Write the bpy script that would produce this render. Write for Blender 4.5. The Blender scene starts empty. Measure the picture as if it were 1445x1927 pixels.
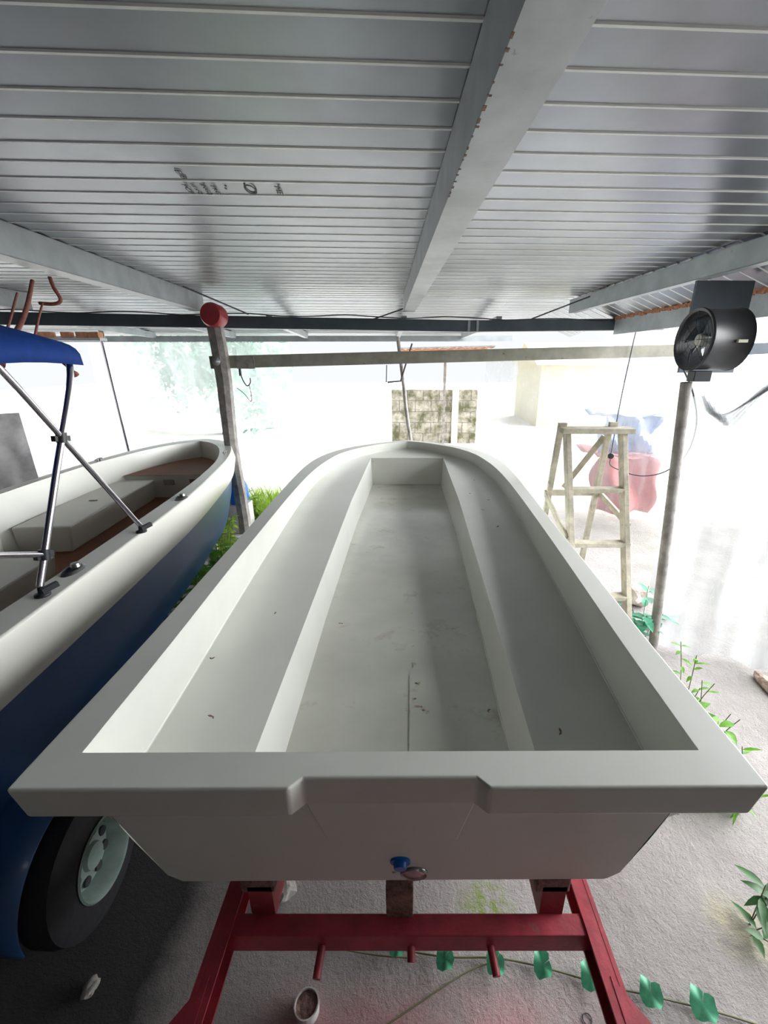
import bpy, bmesh, math, random
from mathutils import Vector, Matrix, noise
random.seed(7)
S = bpy.context.scene
COL = S.collection
PI = math.pi

# ------------------------------------------------------------------ materials
def srgb(r, g, b):
    f = lambda c: (c/255/12.92) if c/255 <= .04045 else ((c/255+.055)/1.055)**2.4
    return (f(r), f(g), f(b))
def mat(name, col, rough=.5, metal=0., var=.0, scale=6., col2=None, bump=0., bscale=40., spots=None, spot_scale=9., spot_lo=.62, spot_hi=.70,
        coat=0., sss=0., trans=0.):
    m = bpy.data.materials.new(name); m.use_nodes = True
    nt = m.node_tree; N = nt.nodes; L = nt.links
    b = N['Principled BSDF']
    b.inputs['Roughness'].default_value = rough; b.inputs['Metallic'].default_value = metal
    b.inputs['Coat Weight'].default_value = coat; b.inputs['Coat Roughness'].default_value = .12
    tc = N.new('ShaderNodeTexCoord')
    c1 = tuple(max(0, c*(1-var)) for c in col); c2 = col2 or tuple(min(1, c*(1+var)) for c in col)
    nz = N.new('ShaderNodeTexNoise'); nz.inputs['Scale'].default_value = scale; nz.inputs['Detail'].default_value = 6
    nz.inputs['Roughness'].default_value = .6
    L.new(tc.outputs['Object'], nz.inputs['Vector'])
    r = N.new('ShaderNodeValToRGB'); r.color_ramp.elements[0].position = .35; r.color_ramp.elements[1].position = .65
    r.color_ramp.elements[0].color = (*c1, 1); r.color_ramp.elements[1].color = (*c2, 1)
    L.new(nz.outputs['Fac'], r.inputs['Fac'])
    out = r.outputs['Color']
    if spots:
        n2 = N.new('ShaderNodeTexNoise'); n2.inputs['Scale'].default_value = spot_scale; n2.inputs['Detail'].default_value = 8
        n2.inputs['Roughness'].default_value = .7
        L.new(tc.outputs['Object'], n2.inputs['Vector'])
        mr = N.new('ShaderNodeMapRange'); mr.inputs['From Min'].default_value = spot_lo; mr.inputs['From Max'].default_value = spot_hi
        L.new(n2.outputs['Fac'], mr.inputs['Value'])
        mx = N.new('ShaderNodeMix'); mx.data_type = 'RGBA'
        L.new(mr.outputs['Result'], mx.inputs[0]); L.new(out, mx.inputs[6]); mx.inputs[7].default_value = (*spots, 1)
        out = mx.outputs[2]
    L.new(out, b.inputs['Base Color'])
    if bump:
        n3 = N.new('ShaderNodeTexNoise'); n3.inputs['Scale'].default_value = bscale; n3.inputs['Detail'].default_value = 6
        L.new(tc.outputs['Object'], n3.inputs['Vector'])
        bp = N.new('ShaderNodeBump'); bp.inputs['Strength'].default_value = bump; bp.inputs['Distance'].default_value = .02
        L.new(n3.outputs['Fac'], bp.inputs['Height']); L.new(bp.outputs['Normal'], b.inputs['Normal'])
    if trans:
        t = N.new('ShaderNodeBsdfTranslucent'); L.new(out, t.inputs['Color'])
        mxs = N.new('ShaderNodeMixShader'); mxs.inputs[0].default_value = trans
        L.new(b.outputs[0], mxs.inputs[1]); L.new(t.outputs[0], mxs.inputs[2])
        L.new(mxs.outputs[0], N['Material Output'].inputs['Surface'])
    return m

M = {}
M['gel'] = mat('boat_gelcoat', (.67, .67, .62), .34, var=.045, scale=2.2, spots=(.50, .48, .42), spot_scale=5, spot_lo=.66, spot_hi=.78, coat=.25, bump=.04, bscale=9)
M['gel_hull'] = mat('boat_gelcoat_outside', (.66, .71, .655), .55, var=.03, scale=2.2, bump=.04, bscale=9)
M['gel_floor'] = mat('boat_gelcoat_floor', (.57, .57, .51), .2, var=.10, scale=2.2, spots=(.40, .33, .26), spot_scale=4.5, spot_lo=.57, spot_hi=.74, coat=.5, bump=.06, bscale=7)
M['gel2'] = mat('second_boat_gelcoat', (.70, .69, .63), .34, var=.03, scale=3, coat=.2)
M['navy'] = mat('navy_hull_paint', (.022, .075, .2), .38, var=.12, scale=3, coat=.15)
M['brown'] = mat('brown_deck_paint', (.25, .10, .055), .6, var=.12, scale=9)
M['chrome'] = mat('stainless_steel', (.62, .60, .60), .2, 1., var=.05)
M['oldchrome'] = mat('dull_stainless', (.30, .29, .29), .3, 1., var=.1)
M['alu'] = mat('polished_aluminium_tube', (.74, .71, .78), .22, 1., var=.04)
M['black'] = mat('black_plastic', (.02, .02, .024), .42, var=.1)
M['bluecap'] = mat('blue_plastic', (.0, .12, .5), .35, var=.05)
M['red'] = mat('red_trailer_paint', (.29, .025, .04), .5, var=.22, scale=14, spots=(.20, .10, .08), spot_scale=18, spot_lo=.6, spot_hi=.75, bump=.1)
M['redcap'] = mat('red_enamel', (.36, .03, .04), .4, var=.1)
M['crest'] = mat('rib_highlight', (.80, .82, .80), .4, .1, var=.04)  # pale colour stands in for the bright reflections along the ribs
M['zinc'] = mat('galvanised_sheet', (.25, .27, .30), .33, .75, var=.16, scale=1.6, spots=(.22, .17, .12), spot_scale=16, spot_lo=.69, spot_hi=.76, bump=.03, bscale=3)
M['steel'] = mat('grey_steel_beam', (.42, .45, .47), .45, .35, var=.14, scale=5, spots=(.14, .12, .10), spot_scale=22, spot_lo=.66, spot_hi=.74)
M['darksteel'] = mat('dark_painted_steel', (.095, .115, .14), .5, .2, var=.15, scale=4)
M['rust'] = mat('rusty_steel', (.42, .18, .09), .8, .1, var=.4, scale=30, bump=.4)
M['timber'] = mat('weathered_grey_timber', (.27, .25, .235), .8, var=.3, scale=12, bump=.3, bscale=30)
M['beamwood'] = mat('painted_timber_beam', (.30, .29, .24), .7, var=.15, scale=8, spots=(.16, .11, .08), spot_scale=14)
M['ladderwood'] = mat('paint_spattered_ladder_wood', (.47, .43, .34), .7, var=.22, scale=14, spots=(.13, .09, .08), spot_scale=11, spot_lo=.60, spot_hi=.72, bump=.2, bscale=50)
M['blockwood'] = mat('rough_wood_block', (.22, .13, .11), .85, var=.45, scale=30, bump=.6, bscale=60)
M['canvas'] = mat('blue_canvas', (.01, .07, .36), .75, var=.12, scale=20, trans=.35)
M['rope'] = mat('red_brown_rope', (.36, .13, .10), .8, var=.25, scale=60)
M['paint_white'] = mat('white_plate', (.62, .6, .5), .5, var=.04)
M['brick'] = mat('orange_clay_brick', (.62, .30, .17), .85, var=.2, scale=12)
M['ink'] = mat('black_ink', (.03, .03, .035), .7)
M['wire'] = mat('dark_cable', (.06, .06, .07), .5)
M['rim'] = mat('pale_grey_wheel_paint', (.24, .31, .28), .4, .2, var=.12, scale=14)
M['tyre'] = mat('tyre_rubber', (.009, .009, .012), .75, var=.2, bump=.2)
M['leaf'] = mat('bright_leaf', (.13, .32, .03), .5, var=.35, scale=18, trans=.4)
M['leaf2'] = mat('yellow_green_leaf', (.32, .48, .06), .5, var=.3, scale=18, trans=.45)
M['leaf3'] = mat('blue_green_vine_leaf', (.07, .33, .19), .5, var=.25, scale=22, trans=.3)
M['leafdark'] = mat('dark_leaf', (.04, .13, .03), .5, var=.35, scale=18, trans=.3)
M['stem'] = mat('plant_stem', (.12, .12, .06), .7, var=.2)
M['treeleaf'] = mat('tree_foliage', (.22, .38, .30), .6, var=.3, scale=2, trans=.4)
M['bark'] = mat('tree_bark', (.18, .14, .11), .9, var=.3)
M['concrete'] = mat('pale_concrete', (.45, .43, .42), .85, var=.15, scale=12, bump=.3)
M['stone'] = mat('pale_stone', (.70, .62, .56), .85, var=.2, scale=9, bump=.4, bscale=20)
M['redtarp'] = mat('faded_red_tarpaulin', (.52, .16, .16), .6, var=.15, scale=4)
M['bluetarp'] = mat('pale_blue_tarpaulin', (.22, .30, .50), .6, var=.2, scale=7)
M['greyfab'] = mat('grey_sheet', (.42, .41, .42), .7, var=.35, scale=3, trans=.6)
M['reddish'] = mat('speckled_red_stone', (.42, .30, .25), .9, var=.4, scale=30, bump=.5)
M['walldark'] = mat('dull_rendered_wall', (.14, .137, .128), .9, var=.2, scale=3)
M['yellowwall'] = mat('pale_yellow_wall', (.6, .55, .38), .8, var=.05)

def film_mat(name, alpha, col=(.86, .88, .90)):
    m = bpy.data.materials.new(name); m.use_nodes = True
    nt = m.node_tree; N = nt.nodes; L = nt.links; N.clear()
    o = N.new('ShaderNodeOutputMaterial'); tr = N.new('ShaderNodeBsdfTransparent'); df = N.new('ShaderNodeBsdfDiffuse')
    tl = N.new('ShaderNodeBsdfTranslucent'); gl = N.new('ShaderNodeBsdfGlossy'); gl.inputs['Roughness'].default_value = .18
    for n in (df, tl): n.inputs['Color'].default_value = (*col, 1)
    a1 = N.new('ShaderNodeMixShader'); a1.inputs[0].default_value = .65
    L.new(df.outputs[0], a1.inputs[1]); L.new(tl.outputs[0], a1.inputs[2])
    a2 = N.new('ShaderNodeMixShader'); a2.inputs[0].default_value = .1
    L.new(a1.outputs[0], a2.inputs[1]); L.new(gl.outputs[0], a2.inputs[2])
    tc = N.new('ShaderNodeTexCoord'); nz = N.new('ShaderNodeTexNoise'); nz.inputs['Scale'].default_value = 2.2; nz.inputs['Detail'].default_value = 5
    mp = N.new('ShaderNodeMapping'); mp.inputs['Scale'].default_value = (2.5, 2.5, .8)
    L.new(tc.outputs['Object'], mp.inputs[0]); L.new(mp.outputs[0], nz.inputs['Vector'])
    mr = N.new('ShaderNodeMapRange'); mr.inputs['From Min'].default_value = .3; mr.inputs['From Max'].default_value = .7
    mr.inputs['To Min'].default_value = alpha-.14; mr.inputs['To Max'].default_value = alpha+.14
    L.new(nz.outputs['Fac'], mr.inputs['Value'])
    a3 = N.new('ShaderNodeMixShader'); L.new(mr.outputs[0], a3.inputs[0]); L.new(tr.outputs[0], a3.inputs[1]); L.new(a2.outputs[0], a3.inputs[2])
    L.new(a3.outputs[0], o.inputs[0]); return m
M['film'] = film_mat('clear_plastic_film', .35, (.6, .62, .64))
M['film2'] = film_mat('milky_plastic_film', .48, (.40, .42, .44))
M['film3'] = film_mat('thin_plastic_film', .45)

def ground_mat():
    m = bpy.data.materials.new('pitted_concrete_ground'); m.use_nodes = True
    nt = m.node_tree; N = nt.nodes; L = nt.links; b = N['Principled BSDF']; b.inputs['Roughness'].default_value = .88
    tc = N.new('ShaderNodeTexCoord'); sep = N.new('ShaderNodeSeparateXYZ'); L.new(tc.outputs['Object'], sep.inputs[0])
    def noise_(s, d=8, r=.62):
        n = N.new('ShaderNodeTexNoise'); n.inputs['Scale'].default_value = s; n.inputs['Detail'].default_value = d; n.inputs['Roughness'].default_value = r
        L.new(tc.outputs['Object'], n.inputs['Vector']); return n.outputs['Fac']
    def rng(v, a, c, lo=0., hi=1.):
        r = N.new('ShaderNodeMapRange'); r.inputs['From Min'].default_value = a; r.inputs['From Max'].default_value = c
        r.inputs['To Min'].default_value = lo; r.inputs['To Max'].default_value = hi; L.new(v, r.inputs['Value']); return r.outputs[0]
    def mth(op, a, c):
        n = N.new('ShaderNodeMath'); n.operation = op
        for i, v in enumerate((a, c)):
            if isinstance(v, (int, float)): n.inputs[i].default_value = v
            else: L.new(v, n.inputs[i])
        return n.outputs[0]
    def mix(f, a, c):
        n = N.new('ShaderNodeMix'); n.data_type = 'RGBA'; L.new(f, n.inputs[0])
        for i, v in ((6, a), (7, c)):
            if isinstance(v, tuple): n.inputs[i].default_value = (*v, 1)
            else: L.new(v, n.inputs[i])
        return n.outputs[2]
    big = noise_(3.0); fine = noise_(26, 8, .7); grit = noise_(90, 4, .7)
    c = mix(rng(big, .35, .65), (.25, .225, .215), (.36, .33, .315))
    c = mix(rng(fine, .40, .70), c, (.30, .27, .265))
    c = mix(rng(grit, .62, .74, 0, .8), c, (.10, .09, .09))
    # pinkish red overspray next to the trailer
    ymask = rng(sep.outputs['Y'], .86, .66); xmask = mth('MULTIPLY', rng(sep.outputs['X'], -.55, -.35), rng(sep.outputs['X'], .72, .45))
    pk = mth('MULTIPLY', mth('MULTIPLY', ymask, xmask), rng(noise_(5), .34, .58, .15, .6))
    c = mix(pk, c, (.60, .14, .18))
    # darker ground colour along the second boat
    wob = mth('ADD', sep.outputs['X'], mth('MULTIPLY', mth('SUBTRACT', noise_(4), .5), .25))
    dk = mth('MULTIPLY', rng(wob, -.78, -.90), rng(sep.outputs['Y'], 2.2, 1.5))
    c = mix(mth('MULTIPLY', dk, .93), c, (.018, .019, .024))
    # green moss patch
    def blob(x, y, r):
        v = N.new('ShaderNodeVectorMath'); v.operation = 'DISTANCE'; v.inputs[1].default_value = (x, y, 0); L.new(tc.outputs['Object'], v.inputs[0])
        return rng(v.outputs['Value'], r, r*.3)
    c = mix(mth('MULTIPLY', blob(.31, 1.04, .13), rng(noise_(30), .4, .6)), c, (.16, .22, .03))
    c = mix(mth('MULTIPLY', blob(1.25, .98, .14), rng(noise_(12), .35, .6, 0, .6)), c, (.5, .47, .25))
    # sandy yard outside
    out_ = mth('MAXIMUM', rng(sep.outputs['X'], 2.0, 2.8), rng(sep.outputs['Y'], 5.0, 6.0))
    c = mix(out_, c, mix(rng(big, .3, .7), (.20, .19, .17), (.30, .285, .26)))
    c = mix(rng(sep.outputs['Y'], 5.0, 6.5), c, mix(rng(big, .3, .7), (.62, .60, .56), (.72, .70, .66)))  # rear yard coloured paler to stand in for the glare there
    L.new(c, b.inputs['Base Color'])
    bp = N.new('ShaderNodeBump'); bp.inputs['Strength'].default_value = .9; bp.inputs['Distance'].default_value = .02
    L.new(mth('ADD', fine, mth('MULTIPLY', grit, .5)), bp.inputs['Height']); L.new(bp.outputs['Normal'], b.inputs['Normal'])
    return m
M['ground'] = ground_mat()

# ------------------------------------------------------------------ builders
class MB:
    def __init__(s): s.v = []; s.f = []; s.smooth = []
    def add(s, vs, fs, smooth=False):
        o = len(s.v); s.v += [tuple(v) for v in vs]; s.f += [tuple(i+o for i in f) for f in fs]; s.smooth += [smooth]*len(fs); return s
    def box(s, lo, hi):
        x0, y0, z0 = lo; x1, y1, z1 = hi
        return s.add([(x0,y0,z0),(x1,y0,z0),(x1,y1,z0),(x0,y1,z0),(x0,y0,z1),(x1,y0,z1),(x1,y1,z1),(x0,y1,z1)],
                     [(0,3,2,1),(4,5,6,7),(0,1,5,4),(1,2,6,5),(2,3,7,6),(3,0,4,7)])
    def bar(s, p, q, w, h, up=(0,0,1)):
        p, q, up = Vector(p), Vector(q), Vector(up); d = (q-p).normalized()
        a = d.cross(up)
        if a.length < 1e-4: a = d.cross(Vector((1,0,0)))
        a.normalize(); b = a.cross(d).normalized(); a *= w/2; b *= h/2
        vs = [p-a-b, p+a-b, p+a+b, p-a+b, q-a-b, q+a-b, q+a+b, q-a+b]
        return s.add(vs, [(0,1,2,3),(7,6,5,4),(1,0,4,5),(2,1,5,6),(3,2,6,7),(0,3,7,4)])
    def tube(s, pts, r, n=10, caps=True):
        pts = [Vector(p) for p in pts]; rs = r if isinstance(r, (list, tuple)) else [r]*len(pts)
        vs = []; prev = None
        for i, p in enumerate(pts):
            d = (pts[min(i+1, len(pts)-1)]-pts[max(i-1, 0)]).normalized()
            if prev is None:
                a = d.cross(Vector((0,0,1)));
                if a.length < 1e-3: a = d.cross(Vector((1,0,0)))
            else: a = prev-d*prev.dot(d)
            a.normalize(); prev = a; b = d.cross(a)
            for k in range(n):
                t = 2*PI*k/n; vs.append(p+(a*math.cos(t)+b*math.sin(t))*rs[i])
        fs = [(i*n+k, i*n+(k+1)%n, (i+1)*n+(k+1)%n, (i+1)*n+k) for i in range(len(pts)-1) for k in range(n)]
        s.add(vs, fs, True)
        if caps: s.add(vs[:n], [tuple(range(n))[::-1]]); s.add(vs[-n:], [tuple(range(n))])
        return s
    def lathe(s, prof, c, axis=(0,0,1), n=32):
        """prof: list of (radius, height along axis)"""
        ax = Vector(axis).normalized(); a = ax.cross(Vector((0,0,1)))
        if a.length < 1e-3: a = Vector((1,0,0))
        a.normalize(); b = ax.cross(a); c = Vector(c); vs = []
        for r, h in prof:
            for k in range(n):
                t = 2*PI*k/n; vs.append(c+ax*h+(a*math.cos(t)+b*math.sin(t))*r)
        fs = [(i*n+k, i*n+(k+1)%n, (i+1)*n+(k+1)%n, (i+1)*n+k) for i in range(len(prof)-1) for k in range(n)]
        return s.add(vs, fs, True)
    def leaf(s, base, dir_, length, width, normal=(0,0,1), droop=.2, fold=.15):
        b = Vector(base); d = Vector(dir_).normalized(); n = Vector(normal); w = d.cross(n)
        if w.length < 1e-3: w = d.cross(Vector((1,.3,0)))
        w.normalize(); n = w.cross(d).normalized()
        vs = []; prof = [(0,.05),(.2,.75),(.45,1.),(.75,.62),(1.,.03)]
        for t, k in prof:
            c = b+d*length*t-n*droop*length*t*t
            vs += [c-w*width*.5*k+n*fold*width*k, c, c+w*width*.5*k+n*fold*width*k]
        fs = []
        for i in range(4):
            o = i*3; fs += [(o, o+1, o+4, o+3), (o+1, o+2, o+5, o+4)]
        return s.add(vs, fs, True)
    def grid(s, fn, nu, nv, smooth=True):
        vs = [fn(i/nu, j/nv) for j in range(nv+1) for i in range(nu+1)]
        fs = [(j*(nu+1)+i, j*(nu+1)+i+1, (j+1)*(nu+1)+i+1, (j+1)*(nu+1)+i) for j in range(nv) for i in range(nu)]
        return s.add(vs, fs, smooth)
    def build(s, name, material, parent=None, bevel=0., seg=2, smooth_all=False, solid=0., recalc=True, angle=35):
        me = bpy.data.meshes.new(name); me.from_pydata(s.v, [], s.f); me.update()
        bm = bmesh.new(); bm.from_mesh(me)
        if smooth_all or bevel: bmesh.ops.remove_doubles(bm, verts=bm.verts, dist=1e-5)
        if recalc: bmesh.ops.recalc_face_normals(bm, faces=bm.faces)
        if smooth_all or bevel:
            for f in bm.faces: f.smooth = True
            for e in bm.edges:
                if len(e.link_faces) == 2 and e.calc_face_angle(0) > math.radians(angle): e.smooth = False
        bm.to_mesh(me); bm.free()
        if not (smooth_all or bevel):
            for p, sm in zip(me.polygons, s.smooth): p.use_smooth = sm
        mats = material if isinstance(material, (list, tuple)) else [material]
        for m_ in mats: me.materials.append(m_)
        o = bpy.data.objects.new(name, me); COL.objects.link(o)
        if parent: o.parent = parent
        if solid:
            md = o.modifiers.new('thick', 'SOLIDIFY'); md.thickness = solid; md.offset = 0
        if bevel:
            md = o.modifiers.new('bevel', 'BEVEL'); md.width = bevel; md.segments = seg; md.limit_method = 'ANGLE'; md.angle_limit = math.radians(30)
            md.harden_normals = True
        return o
def tag(o, label=None, cat=None, group=None, kind=None):
    if label: o['label'] = label
    if cat: o['category'] = cat
    if group: o['group'] = group
    if kind: o['kind'] = kind
    return o
def empty(name, loc, label, cat, group=None, rz=0.):
    o = bpy.data.objects.new(name, None); COL.objects.link(o); o.location = loc; o.rotation_euler = (0, 0, rz); o.empty_display_size = .1
    return tag(o, label, cat, group)
def centred(mb, c):
    """shift a builder's vertices so that they are relative to point c (for children of an Empty there)"""
    mb.v = [(x-c[0], y-c[1], z-c[2]) for x, y, z in mb.v]; return mb
def catmull(pts, n):
    out = []; P = [Vector(p) for p in pts]
    for i in range(len(P)-1):
        p0 = P[max(i-1,0)]; p1 = P[i]; p2 = P[i+1]; p3 = P[min(i+2,len(P)-1)]
        for k in range(n):
            t = k/n
            out.append(.5*((2*p1)+(p2-p0)*t+(2*p0-5*p1+4*p2-p3)*t*t+(3*p1-p0-3*p2+p3)*t*t*t))
    out.append(P[-1]); return out
def lerp(a, b, t): return a+(b-a)*t
def interp(tab, x):
    if x <= tab[0][0]: return tab[0][1]
    for (a, va), (b, vb) in zip(tab, tab[1:]):
        if x <= b: return lerp(va, vb, (x-a)/(b-a))
    return tab[-1][1]

# ------------------------------------------------------------------ camera
cam = bpy.data.cameras.new('camera'); co = bpy.data.objects.new('camera', cam); COL.objects.link(co)
co.location = (0, 0, 2.0); cam.shift_x = -(765-722.5)/1927; co.rotation_euler = (math.radians(90-19.5), 0, 0)
cam.sensor_fit = 'VERTICAL'; cam.sensor_height = 24; cam.lens = 24*800/1927; cam.clip_start = .02; cam.clip_end = 300
S.camera = co

# ------------------------------------------------------------------ light
w = bpy.data.worlds.new('overcast_sky'); S.world = w; w.use_nodes = True
wn = w.node_tree; bg = wn.nodes['Background']; bg.inputs[1].default_value = 1.0
# overcast sky, brightest round the veiled sun to the right
tcw = wn.nodes.new('ShaderNodeTexCoord'); vm = wn.nodes.new('ShaderNodeVectorMath'); vm.operation = 'DOT_PRODUCT'
vm.inputs[1].default_value = Vector((1, .1, .42)).normalized(); wn.links.new(tcw.outputs['Generated'], vm.inputs[0])
rmp = wn.nodes.new('ShaderNodeMapRange'); rmp.interpolation_type = 'SMOOTHSTEP'; rmp.inputs['From Min'].default_value = .45; rmp.inputs['From Max'].default_value = 1.0
rmp.inputs['To Min'].default_value = .54; rmp.inputs['To Max'].default_value = 9.5; wn.links.new(vm.outputs['Value'], rmp.inputs['Value'])
cmb = wn.nodes.new('ShaderNodeVectorMath'); cmb.operation = 'SCALE'; cmb.inputs[0].default_value = (.96, .985, 1.0); wn.links.new(rmp.outputs[0], cmb.inputs['Scale'])
wn.links.new(cmb.outputs[0], bg.inputs[0])
sl = bpy.data.lights.new('hazy_sun', 'SUN'); sl.energy = .3; sl.angle = math.radians(12); sl.color = (1, .97, .9)
so = bpy.data.objects.new('hazy_sun', sl); COL.objects.link(so); so.rotation_euler = (math.radians(-14), math.radians(14), 0)
S.view_settings.view_transform = 'Standard'; S.view_settings.look = 'None'; S.view_settings.gamma = 1; S.view_settings.use_curve_mapping = False
S.view_settings.exposure = .88

# ------------------------------------------------------------------ setting
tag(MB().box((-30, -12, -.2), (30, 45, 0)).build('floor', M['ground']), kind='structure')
RZ = 2.63
def roof_z(x): return RZ-(max(0, x-1.97))*.40
def corr(mb, y0, y1, xs, zf, pitch=.138):
    # long flat pans, each tipped a hair differently, separated by small folded ribs that hang below
    rnd = random.Random(int(y0*100)); prof = []; y = y0; mb.ribs = []
    while y < y1:
        t = rnd.choice((0, .0035, .001, .005, .002)); k = len(prof)
        prof += [(y, t), (y+.121, 0), (y+.1245, -.0032), (y+.1325, -.0034), (y+.136, -.0004)]; mb.ribs += [k+1, k+2, k+3]; y += pitch
    vs = []; nx = len(xs)
    for (yy, dz) in prof:
        for x in xs: vs.append((x, yy, zf(x, yy)+dz))
    fs = [(j*nx+i, j*nx+i+1, (j+1)*nx+i+1, (j+1)*nx+i) for j in range(len(prof)-1) for i in range(nx-1)]
    mb.add(vs, fs); mb.nx = nx-1; return mb
def sheet(mb):
    o = mb.build('ceiling', [M['zinc'], M['crest']], solid=0, recalc=False)
    for i, p in enumerate(o.data.polygons):
        p.material_index = 1 if (i//mb.nx) in mb.ribs else 0
    return tag(o, kind='structure')
ceil = sheet(corr(MB(), -1.38, 4.9, [-5.6, -3.4, -1.8, .26, 1.97, 2.5], lambda x, y: roof_z(x)))
sheet(corr(MB(), 4.968, 7.35, [-5.6, -1.8, .26, 1.35], lambda x, y: 2.63-(y-4.9)*.094))
sheet(corr(MB(), 4.968, 6.0, [1.352, 1.97, 2.5], lambda x, y: roof_z(x)-(y-4.9)*.094))
tag(MB().box((-5.7, -1.62, 0), (2.9, -1.5, 2.66)).build('wall_rear', M['walldark']), kind='structure')
tag(MB().box((2.75, -1.5, 0), (2.9, .62, 2.66)).build('shade_wall_right', M['walldark']), kind='structure')  # unseen wall added to cut the light reaching the transom
tag(MB().box((-4.9, -1.5, 0), (-4.75, 4.2, 2.6)).build('shade_wall_left', M['walldark']), kind='structure')  # unseen wall, added and lengthened to hold back light from the left

# ink marks printed on the underside of the sheet
def text_mesh(s, size, loc, parent):
    cu = bpy.data.curves.new('ink', 'FONT'); cu.body = s; cu.size = size; cu.extrude = .0004; cu.align_x = 'CENTER'; cu.align_y = 'CENTER'
    to = bpy.data.objects.new('ink', cu); COL.objects.link(to)
    dg = bpy.context.evaluated_depsgraph_get(); me = bpy.data.meshes.new_from_object(to.evaluated_get(dg))
    bpy.data.objects.remove(to)
    R = Matrix(((0, .5, 0), (1.15, 0, 0), (0, 0, -1))).to_4x4()
    R = Matrix.Translation(loc) @ R @ Matrix.Rotation(math.radians(-8), 4, 'Z')
    me.transform(R); me.materials.clear(); me.materials.append(M['ink'])
    o = bpy.data.objects.new('printed_mark', me); COL.objects.link(o); o.parent = parent; return o

# ------------------------------------------------------------------ steel structure
def cbeam(name, x, y0, y1, z0, z1, w, label, mt='steel', web=-1, lip=.02):
    """C-section purlin along Y, web on one side, flanges top and bottom"""
    t = .004; mb = MB(); xw = x if web < 0 else x+w-t
    mb.box((xw, y0, z0), (xw+t, y1, z1)); mb.box((x, y0, z0-.001), (x+w, y1, z0+t)); mb.box((x, y0, z1-t), (x+w, y1, z1))
    xl = x+w-t if web < 0 else x
    mb.box((xl, y0, z0), (xl+t, y1, z0+lip)); mb.box((xl, y0, z1-lip), (xl+t, y1, z1))
    return tag(mb.build(name, M[mt]), label, 'roof beam')
cbeam('roof_purlin', .205, -1.4, 4.78, 2.475, 2.628, .115, 'grey steel purlin running overhead along the middle of the shed roof, rust along its edge')
cbeam('roof_purlin', -1.90, -1.4, 4.78, 2.475, 2.628, .115, 'pale grey steel purlin crossing the upper left towards the post with the red cap', web=1)
cbeam('roof_purlin', 1.93, -1.4, 4.78, 2.475, 2.600, .07, 'slate-coloured steel purlin on the right side of the roof above the fan')
cbeam('roof_purlin', -3.55, -1.4, 4.78, 2.475, 2.628, .115, 'outermost grey steel purlin at far left above the blue canopy', web=1)
# rust flakes along the middle purlin's edge
mb = MB()
for i in range(18):
    y = .85+i*.04+random.uniform(-.01, .01); mb.box((.203, y, 2.4735), (.203+random.uniform(.004, .010), y+random.uniform(.004, .02), 2.4745))
o = tag(mb.build('rust_flaking', M['blockwood'], bpy.data.objects['roof_purlin']), kind='stuff')
for i, (x, s) in enumerate([(-3.5, 1), (-2.3, 1), (-1.2, 1), (.22, 1), (1.25, 1)]):
    lab = ['narrow rear bay purlin, leftmost, past the cross beam', 'rear bay purlin just left of the post with the red cap', 'rear bay purlin right of the post with the red cap, past the cross beam',
           'rear bay purlin in line with the middle roof purlin', 'rightmost rear bay purlin past the cross beam'][i]
    mb = MB().bar((x, 4.97, 2.42), (x, 7.2, 2.38), .06, .08)
    tag(mb.build('rear_purlin', M['steel']), lab, 'roof beam', 'purlins of the rear bay')
# cross beam (channel) seen face on
mb = MB(); za, zb = 2.36, 2.31
def xbeam(mb, x0, x1, y, z0, z1, dz0, dz1):
    mb.bar((x0, y, (z0+z1)/2), (x1, y, (dz0+dz1)/2), .07, z1-z0)
xb = MB().add([(-5.6,4.80,2.365),(.9,4.80,2.295),(3.0,4.80,2.32),(-5.6,4.80,2.485),(.9,4.80,2.405),(3.0,4.80,2.435),
               (-5.6,4.90,2.365),(.9,4.90,2.295),(3.0,4.90,2.32),(-5.6,4.90,2.485),(.9,4.90,2.405),(3.0,4.90,2.435)],
              [(0,1,4,3),(1,2,5,4),(6,9,10,7),(7,10,11,8),(3,4,10,9),(4,5,11,10),(0,6,7,1),(1,7,8,2),(0,3,9,6),(2,8,11,5)])
xbo = tag(xb.build('cross_beam', M['darksteel']), 'dark slate steel cross beam spanning the shed under the purlins', 'roof beam')
for (xa, d) in ((.83, .02), (.92, .0)):
    MB().box((xa+.05, 4.792, 2.30), (xa+.075, 4.8, 2.40)).build('clamp_plate', M['steel'], xbo)
tag(MB().bar((-5.6, 7.25, 2.32), (2.05, 7.25, 2.345), .06, .085).build('rear_beam', M['steel']), 'thin grey beam closing the rear bay, farther than the slate cross beam', 'roof beam')
# cable along the beam
pts = [(-5.0 + i*.33, 4.79, 2.485-.0105*(i*.33) + .012*math.sin(i*1.9)) for i in range(24)]
tag(MB().tube(catmull(pts, 3), .006, 6).build('cable', M['wire']), 'black cable sagging along the top of the cross beam', 'cable')
for p, q, l in (((.20, 4.72, 2.50), (-.10, 4.79, 2.41), 'short black stay running from the middle purlin to the cross beam'),
             ((-1.72, 4.2, 2.61), (-1.36, 4.79, 2.45), 'black stay crossing from the left purlin to the cross beam'),
             ((1.95, 4.3, 2.58), (1.55, 4.79, 2.42), 'black stay crossing from the right purlin to the cross beam')):
    tag(MB().tube([p, q], .007, 6).build('stay_cable', M['wire']), l, 'cable')
# timber beam
tb = tag(MB().bar((-1.77, 4.71, 1.99), (3.3, 4.75, 2.115), .07, .122).build('timber_beam', M['beamwood'], bevel=.004), 'long weathered timber beam hung level below the slate cross beam', 'wooden beam')
MB().box((-1.50, 4.66, 1.93), (-1.32, 4.675, 2.055)).build('splice_plate', M['timber'], tb)
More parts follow.
